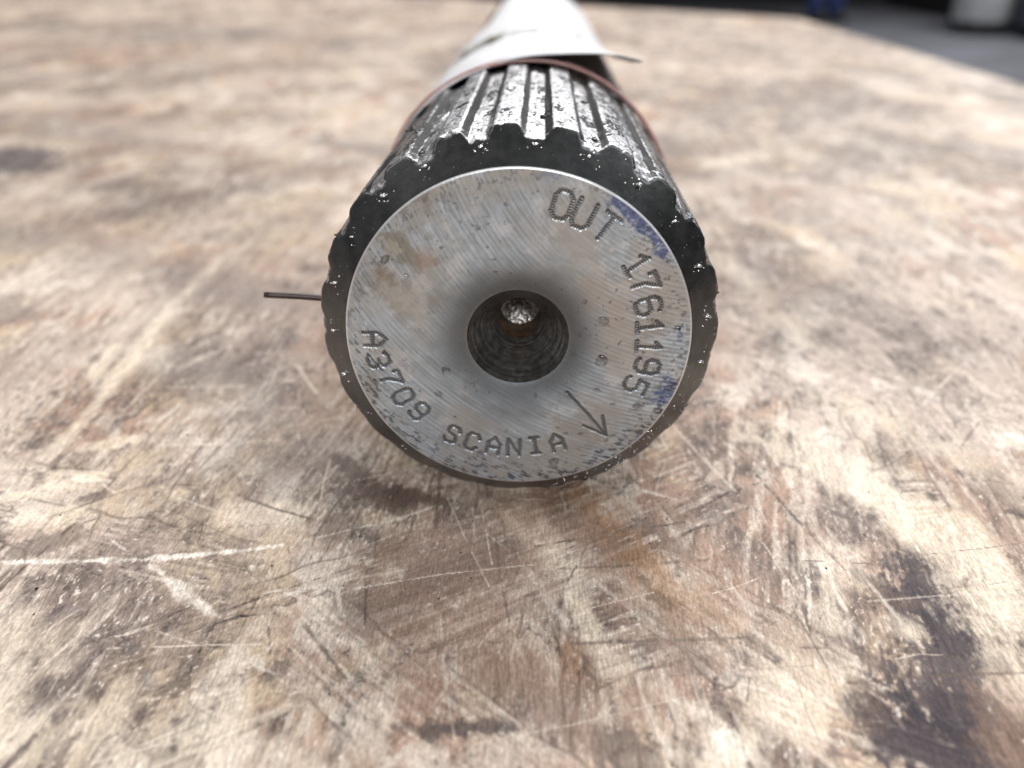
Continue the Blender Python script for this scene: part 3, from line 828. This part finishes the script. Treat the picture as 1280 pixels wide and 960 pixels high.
# crowd the samples at the flanks
fr2 = fr - 0.055 * np.sin(4 * np.pi * fr)
A2 = GAP0 + (kt + fr2) * PITCH
Ag, Dg = np.meshgrid(A2, dst)
Dg = Dg.astype(np.float32)
Kg = np.repeat(kt[None, :], len(dst), 0)
xo = np.abs(np.repeat((fr2 - 0.5)[None, :], len(dst), 0)) * PITCH * 26.6       # mm from the tooth's middle
sx_ = np.repeat((fr2 - 0.5)[None, :], len(dst), 0) * PITCH * 26.6
ux = np.cos(Ag) * 26; uz = np.sin(Ag) * 26
n_a = fbm(Ag * 26 / 1.5, Dg / 2.6, 501, 4, .6) - .5
n_b = fbm(Ag * 26 / .42, Dg / .6, 502, 3, .6) - .5
n_c = fbm(Ag * 26 / 3.5, Dg / 6, 503, 3) - .5
half = 1.50 + 0.10 * n_c + 0.06 * np.sin(Kg * 2.3)
flank = ss(half + 1.15, half, xo + 0.07 * n_a)
RT = 27.36
RG = 26.30 - 0.30 * ss(8, 2.5, Dg) * ss(-.2, .5, np.cos(Ag)) + 0.68 * ss(0.40, 0.90, np.abs(np.sin(Ag))) * ss(-.9, .1, np.cos(Ag)) + 0.60 * ss(0.0, -0.7, np.cos(Ag)) + 0.25 * ss(.45, .65, fbm(Ag * 26 / 3, Dg / 9, 507, 3))
prof = RG + (RT - RG) * flank
prof = prof - 0.10 * ss(half - 0.25, half + .05, xo) * flank
prof = prof + 0.13 * n_a * (0.6 + flank) * ss(2, 9, Dg) + 0.03 * n_a + 0.05 * n_b
chipm = ss(.60, .74, fbm(Ag * 26 / 1.3, Dg / 1.3, 504, 3)) * flank * ss(16, 3, Dg)
prof = prof - 0.18 * chipm
prof = prof - 1.3 * ss(SPL - 2.5, SPL, Dg) * flank
cone = 23.0 + (Dg - 0.17) * 1.035 + 0.03 * n_b + 0.10 * n_c * ss(.5, 2, Dg)
kk = 0.75 - 0.40 * flank
hh = np.clip(kk - np.abs(cone - prof), 0, None) / kk
rad = np.minimum(cone, prof) - hh * hh * kk * 0.25
cham = ss(-0.10, 0.22, prof - cone - 0.12 * (1 - flank))
wear = fbm(Ag * 26 / 1.6, Dg / 6, 514, 4)
mott = fbm(Ag * 26 / .7, Dg / 1.0, 515, 4, .65)
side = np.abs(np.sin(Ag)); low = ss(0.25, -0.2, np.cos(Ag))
edge_hi = ss(half - .45, half - .05, xo) * ss(half + .35, half + .05, xo)
speck = fbm(Ag * 26 / .28, Dg / .38, 516, 3, .7)
film_shade = 0.20 + 0.75 * ss(.04, .12, flank) * ss(.97, .88, flank) + 0.42 * ss(.52, .72, wear) * ss(.40, .56, speck * .6 + mott * .4) + 0.75 * (mott - .5) + 0.65 * (speck - .5)  # flanks painted darker to imitate their dark reflections
film_shade = film_shade - 0.30 * edge_hi * ss(.45, .6, mott)
film_shade = film_shade + 0.16 * ss(8, 40, Dg) + 0.24 * ss(0.25, .80, side) + 0.7 * low
film_shade = np.clip(film_shade, 0, 1.2) * (1 - cham) + cham * (1.0 - 0.5 * ss(.70, .78, speck) * ss(1.6, 3.4, Dg))
spark = ss(.9, .1, np.abs(cone - prof - 0.1)) * (1 - flank) * ss(.46, .60, mott)  # oil thinned here to paint glints where gaps meet the chamfer
film_shade = film_shade - 0.85 * spark * (1 - low * .6)
V = W3(rad * np.sin(Ag), Dg, rad * np.cos(Ag)).reshape(-1, 3)
fl_ = film_shade.reshape(-1); C4 = np.stack([fl_] * 4, -1)
Q = grid_quads(len(dst), NA2, wrap=True)
tooth_v = np.where(flank > 0.30, Kg, -1).reshape(-1)
tq = tooth_v[Q]
tid = np.where((tq >= 0).all(1), tq[:, 0], -1)
v_, q_, c_ = compact(V, Q[tid < 0], C4)
link("spline_core", np_mesh("spline_core", v_, q_, True, c_), M_SPLINE, shaft)
for k in range(NT_):
    v_, q_, c_ = compact(V, Q[tid == k], C4)
    link("spline_tooth", np_mesh("spline_tooth", v_, q_, True, c_), M_SPLINE, shaft)

# --- the bar behind the spline
prof = [(24.8, SPL - .5), (26.5, SPL + 1.2)] + [(26.6, SPL + 2.0 + i * 8) for i in range(0, 100)] + [(0.05, SPL + 2.0 + 99 * 8)]
lathe("shaft_bar", prof, 160, M_ROD, shaft, 0.04)

# --- grease lumps, grit and oil drops on the shaft
def lump_mesh(name, places, seed, sub=2, rough=0.45):
    rg = random.Random(seed); bm = bmesh.new()
    for (x, y, z), r, sq in places:
        g = bmesh.ops.create_icosphere(bm, subdivisions=sub, radius=1.0)
        off = Vector((rg.random() * 50, rg.random() * 50, rg.random() * 50))
        from mathutils import noise as mn
        for v in g['verts']:
            k_ = 1 + rough * mn.noise(v.co * 1.7 + off) + 0.5 * rough * mn.noise(v.co * 4 + off)
            v.co = Vector((x + v.co.x * k_ * r, y + v.co.y * k_ * r, z + v.co.z * k_ * r * sq)) * MM
    return bm_mesh(name, bm, True)
def on_shaft(rad, d, deg):
    return (rad * math.sin(R(deg)), d, rad * math.cos(R(deg)) + AXIS_Z)
rg = random.Random(8)
def clump(rad, d, deg, size, n):
    x, y, z = on_shaft(rad, d, deg)
    pl = [((x, y, z), size, .7)] + [((x + rg.gauss(0, size), y + rg.gauss(0, size), z + rg.gauss(0, size * .4)), size * rg.uniform(.25, .6), .8) for _ in range(n)]
    link("grease_clump", lump_mesh("grease_clump", pl, rg.randrange(999)), M_GREASE, shaft)
clump(26.45, 13.5, 6.5, 0.50, 6)
clump(26.4, 7.5, 21, 0.33, 10)
clump(26.9, 6.5, -17, 0.28, 6)
clump(27.2, 20, -33, 0.4, 12)
clump(27.3, 30, -38, 0.45, 12)
clump(27.3, 9, -66, 0.35, 8)
clump(26.4, 34, 20, 0.4, 8)
clump(27.05, 4.4, 158, 0.45, 4)
clump(27.2, 5, 79, 0.30, 8)
clump(27.1, 6, -82, 0.32, 9)
clump(27.2, 5, -120, 0.28, 6)
clump(27.2, 5, 117, 0.28, 6)
pl = []
for _ in range(130):
    deg = rg.gauss(138, 24) if rg.random() < .55 else rg.uniform(-180, 180)
    f = rg.random()
    rad = 23.2 + f * (3.9 if rg.random() < .7 else 2.0)
    d = 0.17 + (rad - 23) * .965 - 0.02
    pl.append((on_shaft(rad, d, deg), rg.uniform(.05, .13) * (1.35 if 110 < deg < 170 else 0.7), 1.0))
for g_ in range(NT_):  # added bright beads imitating glints at the groove ends
    deg0 = 4.4 + 360 / NT_ * g_
    up_ = math.cos(R(deg0))
    if up_ < -0.75: continue
    pl.append((on_shaft(25.25, 0.17 + 2.25 / 1.035 - 0.02, deg0 + rg.gauss(0, .5)), rg.uniform(.38, .66), .42)) if up_ > -.3 else None
    for _ in range(rg.randrange(4, 9) if up_ > -.1 else 2):
        deg = deg0 + rg.gauss(0, 1.7); rad = 25.1 + rg.gauss(0, .38)
        d = 0.17 + (rad - 23) / 1.035 - 0.03
        pl.append((on_shaft(rad, d, deg), rg.uniform(.06, .20), .8))
link("grit_and_glints", lump_mesh("grit_and_glints", pl, 3, 1, .3), M_GRIT_GLINT, shaft, kind='stuff')

def drop(x, z, a, b, rot, h):
    n, m = 28, 6
    V = []; F = []
    for j in range(m + 1):
        f = j / m
        for i in range(n):
            q = 2 * math.pi * i / n
            rr = math.cos(f * math.pi / 2)
            wob_ = 1 + .10 * math.sin(2 * q + x) + .07 * math.sin(3 * q + z)
            u, v = a * rr * wob_ * math.cos(q), b * rr * wob_ * math.sin(q)
            V.append((x + u * math.cos(rot) - v * math.sin(rot), -h * math.sin(f * math.pi / 2) - 0.015, z + u * math.sin(rot) + v * math.cos(rot)))
    V = np.asarray(V, np.float32)
    V = W3(V[:, 0], V[:, 1], V[:, 2])
    Q = grid_quads(m + 1, n, wrap=True)
    link("oil_drop", np_mesh("oil_drop", V, Q), M_OIL, face)
for x, z, a, b, rot in ((11.21, 2.86, .85, .65, .6), (11.3, -2.89, .95, .75, .3), (5.25, -19.4, .85, .68, .2), (-9.82, -4.71, .6, .52, 0), (10.88, -7.45, .5, .4, .7), (-10.97, -8.48, .5, .5, 0),
                         (-17.0, 11.01, .75, .5, 1), (21.0, 1.98, .55, .5, .8), (16.64, -9.99, .75, .6, -.4), (-17.69, -12.21, .5, .42, .5), (-19.73, -6.9, .5, .7, .3), (-14.36, 8.88, .4, .35, 0), (13.2, -9.6, .4, .3, 0), (7.4, -2.2, .3, .3, 0)):
    drop(x, z, a, b, rot, 0.30)

# ------------------------------------------------------------------ rubber band round the shaft
def ring_tube(name, rad, d, wy, wr, mat, parent=None, **kw):
    na, ns = 220, 14
    a = np.linspace(0, 2 * np.pi, na, endpoint=False); s = np.linspace(0, 2 * np.pi, ns, endpoint=False)
    A, S = np.meshgrid(a, s, indexing='ij')
    wv = 0.5 * np.sin(A * 3 + 1) * .35 + 0.5 * np.sin(A) * .8
    rr = rad + wr * np.sign(np.cos(S)) * np.abs(np.cos(S)) ** .7 + 0.12 * np.sin(A * 5)
    dd = d + wv + wy * np.sign(np.sin(S)) * np.abs(np.sin(S)) ** .7
    V = W3(rr * np.sin(A), dd, rr * np.cos(A)).reshape(-1, 3)
    Q = np.stack([(np.arange(na)[:, None] * ns + np.arange(ns)[None, :]), (np.arange(na)[:, None] * ns + (np.arange(ns)[None, :] + 1) % ns),
                  (((np.arange(na)[:, None] + 1) % na) * ns + (np.arange(ns)[None, :] + 1) % ns), (((np.arange(na)[:, None] + 1) % na) * ns + np.arange(ns)[None, :])], -1).reshape(-1, 4)
    return link(name, np_mesh(name, V, Q), mat, parent, **kw)
ring_tube("rubber_band", 27.9, 60.0, 1.4, 0.42, M_BAND, label="pinkish rubber band stretched round the shaft behind its splines, over the paper tag", cat="rubber band")

# ------------------------------------------------------------------ white paper tag wrapped over the shaft
def tag_point(s, v):
    """s: mm along the wrap from its left edge, v: mm along the shaft from the front edge"""
    Rp = 27.55 + 0.5 * math.exp(-((v - 12) / 6) ** 2) * 0
    phi0 = R(-92 + 62 * min(1, max(0, (v - 8) / 120)))
    lift = R(-22 + 0.50 * v + 0.0006 * v * v)
    s_l = (lift - phi0) * Rp
    skew = 0.085 * (s - 33)                         # front edge not quite square
    if s <= s_l:
        a = phi0 + s / Rp
        return (Rp * math.sin(a), 57.0 + v + skew, Rp * math.cos(a))
    a = lift; x, z = Rp * math.sin(a), Rp * math.cos(a)
    left = s - s_l; n = 12
    kap = 0.0185
    for _ in range(n):
        ds = left / n; a += kap * ds
        x += math.cos(a) * ds; z -= math.sin(a) * ds
    z += 0.30 * math.sin(s * .33 + v * .05) * min(1, left / 6) * (0.4 + 0.6 * math.sin(v * .11) ** 2)
    return (x, 57.0 + v + skew, z)
NSV, NVV = 110, 70
V = []
for j in range(NVV):
    v = 250.0 * (j / (NVV - 1)) ** 1.4
    smax = 65.5 + 0.02 * v - 29.8 * min(1, max(0, (v - 8) / 120))
    for i in range(NSV):
        s = smax * i / (NSV - 1)
        vv = v + 1.2 * math.sin(s * .21) * math.exp(-v / 30)
        x, y, z = tag_point(s, vv)
        V.append((x * MM, y * MM, (z + AXIS_Z) * MM))
me = np_mesh("paper_tag", np.asarray(V), grid_quads(NVV, NSV))
ptag = link("paper_tag", me, M_PAPER, label="white paper tag wrapped over the shaft, its right front corner curling up", cat="paper tag")
md = ptag.modifiers.new("thick", 'SOLIDIFY'); md.thickness = 0.00025; md.offset = 1
def tag_mark(name, s0, s1, v0, v1, mat):
    n = 14; V = []
    for i in range(n + 1):
        for w_ in (-.5, .5):
            f = i / n
            s = s0 + (s1 - s0) * f; v = v0 + (v1 - v0) * f
            wd = 10 * (1 + .3 * math.sin(f * 9)) * min(1, 6 * f + .4, 6 * (1 - f) + .4) * (0.35 if mat is M_MARKG else 1)
            x, y, z = tag_point(s, v + w_ * wd)
            k_ = 1.0 + 0.9 / math.hypot(x, z)
            V.append((x * k_ * MM, y * MM, (z * k_ + AXIS_Z) * MM))
    link(name, np_mesh(name, np.asarray(V), grid_quads(n + 1, 2)), mat, ptag)
tag_mark("handwritten_mark", 16.0, 20.3, 50, 50, M_MARK)
tag_mark("handwritten_mark", 21.0, 26.8, 52, 52, M_MARK)
tag_mark("handwritten_mark", 27.6, 34.0, 54, 58, M_MARKG)
tag_mark("handwritten_mark", 38.5, 41.0, 75, 74, M_MARKG)
tag_mark("handwritten_mark", 60.5, 62.0, 8, 8, M_MARKG)

# ------------------------------------------------------------------ brown wire stuck in a gap on the left
wire = empty("wire", (-0.0376, 0.012, (AXIS_Z + 1.1) * MM), label="thin dark brown wire stub sticking out sideways from the left of the splines", cat="wire")
p0 = Vector((-37.6, 12.0, AXIS_Z + 1.16)); p1 = Vector((-24.9, 13.6, AXIS_Z - 0.55))
dv = (p1 - p0); L = dv.length; dv.normalize()
e1 = dv.cross(Vector((0, 0, 1))).normalized(); e2 = e1.cross(dv)
na = 16; V = []; stn = [0, .0, .06, .2, .4, .6, .8, 1]
for j, f in enumerate(stn):
    rw = 0.46 if j > 1 else (0.42 if j == 1 else 0.38)
    c0 = p0 + dv * (L * f + (0.06 if j > 1 else 0)) - p0 + Vector((0, 0, 0.28 * math.sin(f * 2.6)))
    for i in range(na):
        q = 2 * math.pi * i / na
        V.append(tuple((c0 + e1 * rw * math.cos(q) + e2 * rw * math.sin(q)) * MM))
link("wire_body", np_mesh("wire_body", np.asarray(V), grid_quads(len(stn), na, wrap=True)), M_WIRE, wire)
bm = bmesh.new()
vs = [bm.verts.new((e1 * .38 * math.cos(2 * math.pi * i / na) + e2 * .38 * math.sin(2 * math.pi * i / na)) * MM) for i in range(na)]
cv = bm.verts.new(-dv * 0.12 * MM)
for i in range(na): bm.faces.new((vs[i], cv, vs[(i + 1) % na]))
link("cut_end", bm_mesh("cut_end", bm, True), M_WIREEND, wire)

# ------------------------------------------------------------------ crumbs of dirt on the board
pl = []
for _ in range(240):
    if rg.random() < .35: x, y = rg.gauss(-22, 16), rg.gauss(8, 14)
    elif rg.random() < .3: x, y = rg.gauss(20, 10), rg.gauss(2, 4)
    else: x, y = rg.uniform(-90, 90), rg.uniform(-45, 60)
    if abs(x) < 14 and y > -1: continue
    r_ = rg.uniform(.05, .17) * (1.6 if rg.random() < .08 else 1)
    pl.append(((x, y, r_ * .3), r_, .6))
link("dirt_crumbs", lump_mesh("dirt_crumbs", pl, 5, 1, .5), M_CRUMB, kind='stuff')

# ------------------------------------------------------------------ things far off on the workshop floor
def lathe_at(name, prof, na, mat, parent):
    V = [(r * math.cos(2 * math.pi * i / na), r * math.sin(2 * math.pi * i / na), z) for r, z in prof for i in range(na)]
    return link(name, np_mesh(name, np.asarray(V), grid_quads(len(prof), na, wrap=True)), mat, parent)
drum = empty("drum", (4.70, 9.65, FZ + 0.12), label="white plastic drum standing on a black dolly by the dark wall", cat="drum")
lathe_at("body", [(0.02, 0.0), (.26, .0), (.29, .04), (.295, .3), (.305, .32), (.295, .34), (.295, .62), (.305, .64), (.295, .66), (.29, .88), (.27, .92), (.02, .93)], 40, M_DRUM, drum)
lathe_at("lid", [(.285, .885), (.30, .89), (.30, .935), (.285, .945), (.02, .95)], 40, M_DRUM, drum)
dolly = empty("dolly", (4.70, 9.65, FZ), label="black wheeled dolly under the white drum", cat="dolly")
link("platform", box_mesh("platform", -.25, .25, -.22, .22, .07, .12, .01), M_BLACKP, dolly)
for sx in (-1, 1):
    for sy in (-1, 1):
        bm = bmesh.new(); bmesh.ops.create_cone(bm, cap_ends=True, segments=18, radius1=.035, radius2=.035, depth=.03, matrix=Matrix.Translation((sx * .19, sy * .16, .035)) @ Matrix.Rotation(R(90), 4, 'Y'))
        link("wheel", bm_mesh("wheel", bm, True), M_BLACKP, dolly)
cab = empty("cabinet", (5.06, 8.85, FZ), label="dark slate-blue steel cabinet against the wall right of the white drum", cat="cabinet")
link("body", box_mesh("body", -.17, .16, -.5, .45, .1, 1.7, .006), M_CAB, cab)
link("plinth", box_mesh("plinth", -.14, .15, -.48, .43, 0, .1), M_BLACKP, cab)
for y0, y1 in ((-.48, -.03), (-.02, .43)):
    d_ = link("door", box_mesh("door", -.192, -.172, y0, y1, .13, 1.67, .004), M_CAB, cab)
    link("handle", box_mesh("handle", -.21, -.193, (y1 - .06) if y1 < 0 else y0 + .04, (y1 - .04) if y1 < 0 else y0 + .06, .85, 1.0, .004), M_BLACKP, d_)

# ------------------------------------------------------------------ person in blue workwear walking far off
def skin(name, pts, edges, rad, mat, parent, root=0, sub=2):
    me = bpy.data.meshes.new(name)
    me.from_pydata(pts, edges, [])
    o = link(name, me, mat, parent)
    md = o.modifiers.new("skin", 'SKIN'); md.use_smooth_shade = True
    sv = me.skin_vertices[0].data
    for i, r in enumerate(rad): sv[i].radius = (r, r) if not isinstance(r, tuple) else r
    sv[root].use_root = True
    o.modifiers.new("sub", 'SUBSURF').levels = sub
    o.modifiers["sub"].render_levels = sub
    return o
per = empty("person", (3.5, 10.95, FZ), label="person in dark blue work trousers and jacket standing far beyond the table", cat="person")
per.rotation_euler = (0, 0, R(62))
P = [(0, 0, .95), (0, 0, 1.15), (0, .01, 1.38), (0, .0, 1.50), (0, -.02, 1.58), (0, -.03, 1.70),                         # 0-5 pelvis..head
     (.10, 0, .90), (.11, -.10, .50), (.12, .02, .09), (.12, -.02, .06),                                               # 6-9 leg
     (-.10, 0, .90), (-.11, .06, .50), (-.12, .22, .10), (-.12, .19, .06),                                             # 10-13 leg
     (.18, .0, 1.43), (.23, .04, 1.14), (.24, -.10, .90), (.24, -.14, .82),                                             # 14-17 arm
     (-.18, .0, 1.43), (-.23, .05, 1.14), (-.24, .02, .88), (-.24, .0, .80)]                                            # 18-21 arm
E_ = [(0, 1), (1, 2), (2, 3), (3, 4), (4, 5), (0, 6), (6, 7), (7, 8), (8, 9), (0, 10), (10, 11), (11, 12), (12, 13), (2, 14), (14, 15), (15, 16), (16, 17), (2, 18), (18, 19), (19, 20), (20, 21)]
Rd = [.125, .115, .13, .065, .075, .095, .085, .055, .03, .02, .085, .055, .03, .02, .052, .04, .028, .034, .052, .04, .028, .034]
for hb in (17, 21):
    hx, hy, hz = P[hb]; sg = 1 if hb == 17 else -1
    for f_, (oy, ln) in enumerate(((-.03, .065), (-.01, .075), (.01, .07), (.028, .055))):
        i0 = len(P); P += [(hx, hy + oy, hz - .03), (hx - sg * .01, hy + oy - .01, hz - .03 - ln)]; Rd += [.0095, .008]; E_ += [(hb, i0), (i0, i0 + 1)]
    i0 = len(P); P += [(hx - sg * .01, hy - .05, hz + .005), (hx - sg * .02, hy - .065, hz - .035)]; Rd += [.011, .009]; E_ += [(hb, i0), (i0, i0 + 1)]
skin("body", P, E_, Rd, M_SKIN, per)
skin("trousers", [P[0], P[6], P[7], (.12, .01, .08), P[10], P[11], (-.12, .20, .09), (0, 0, 1.02)], [(0, 1), (1, 2), (2, 3), (0, 4), (4, 5), (5, 6), (0, 7)], [.15, .125, .11, .105, .125, .11, .105, .14], M_TROUSER, per)
skin("jacket", [(0, 0, 1.0), P[1], P[2], P[14], P[15], (.24, -.07, .95), P[18], P[19], (-.24, .03, .93), (0, 0, 1.49)], [(0, 1), (1, 2), (2, 3), (3, 4), (4, 5), (2, 6), (6, 7), (7, 8), (2, 9)], [.155, .145, .155, .075, .058, .046, .075, .058, .046, .08], M_TROUSER, per)
for (x, y0, y1, z) in ((.12, .05, -.20, .05), (-.12, .25, .0, .055)):
    skin("shoe", [(x, y0, z), (x, (y0 + y1) / 2, z), (x, y1, z - .008)], [(0, 1), (1, 2)], [.06, .06, .05], M_BLACKP, per)
bm = bmesh.new(); bmesh.ops.create_uvsphere(bm, u_segments=20, v_segments=14, radius=.105)
for v in bm.verts: v.co = Vector((v.co.x * .95, v.co.y * 1.05 + .0, max(v.co.z, -.02 - .05 * (v.co.y > 0)) + 1.735))
link("hair", bm_mesh("hair", bm, True), M_HAIR, per)
for sx in (-.033, .033):
    bm = bmesh.new(); bmesh.ops.create_uvsphere(bm, u_segments=10, v_segments=8, radius=.012, matrix=Matrix.Translation((sx, -.118, 1.70)))
    link("eye", bm_mesh("eye", bm, True), M_BLACKP, per)
bm = bmesh.new(); bmesh.ops.create_cone(bm, cap_ends=True, segments=8, radius1=.016, radius2=.007, depth=.045, matrix=Matrix.Translation((0, -.128, 1.675)))
link("nose", bm_mesh("nose", bm, True), M_SKIN, per)
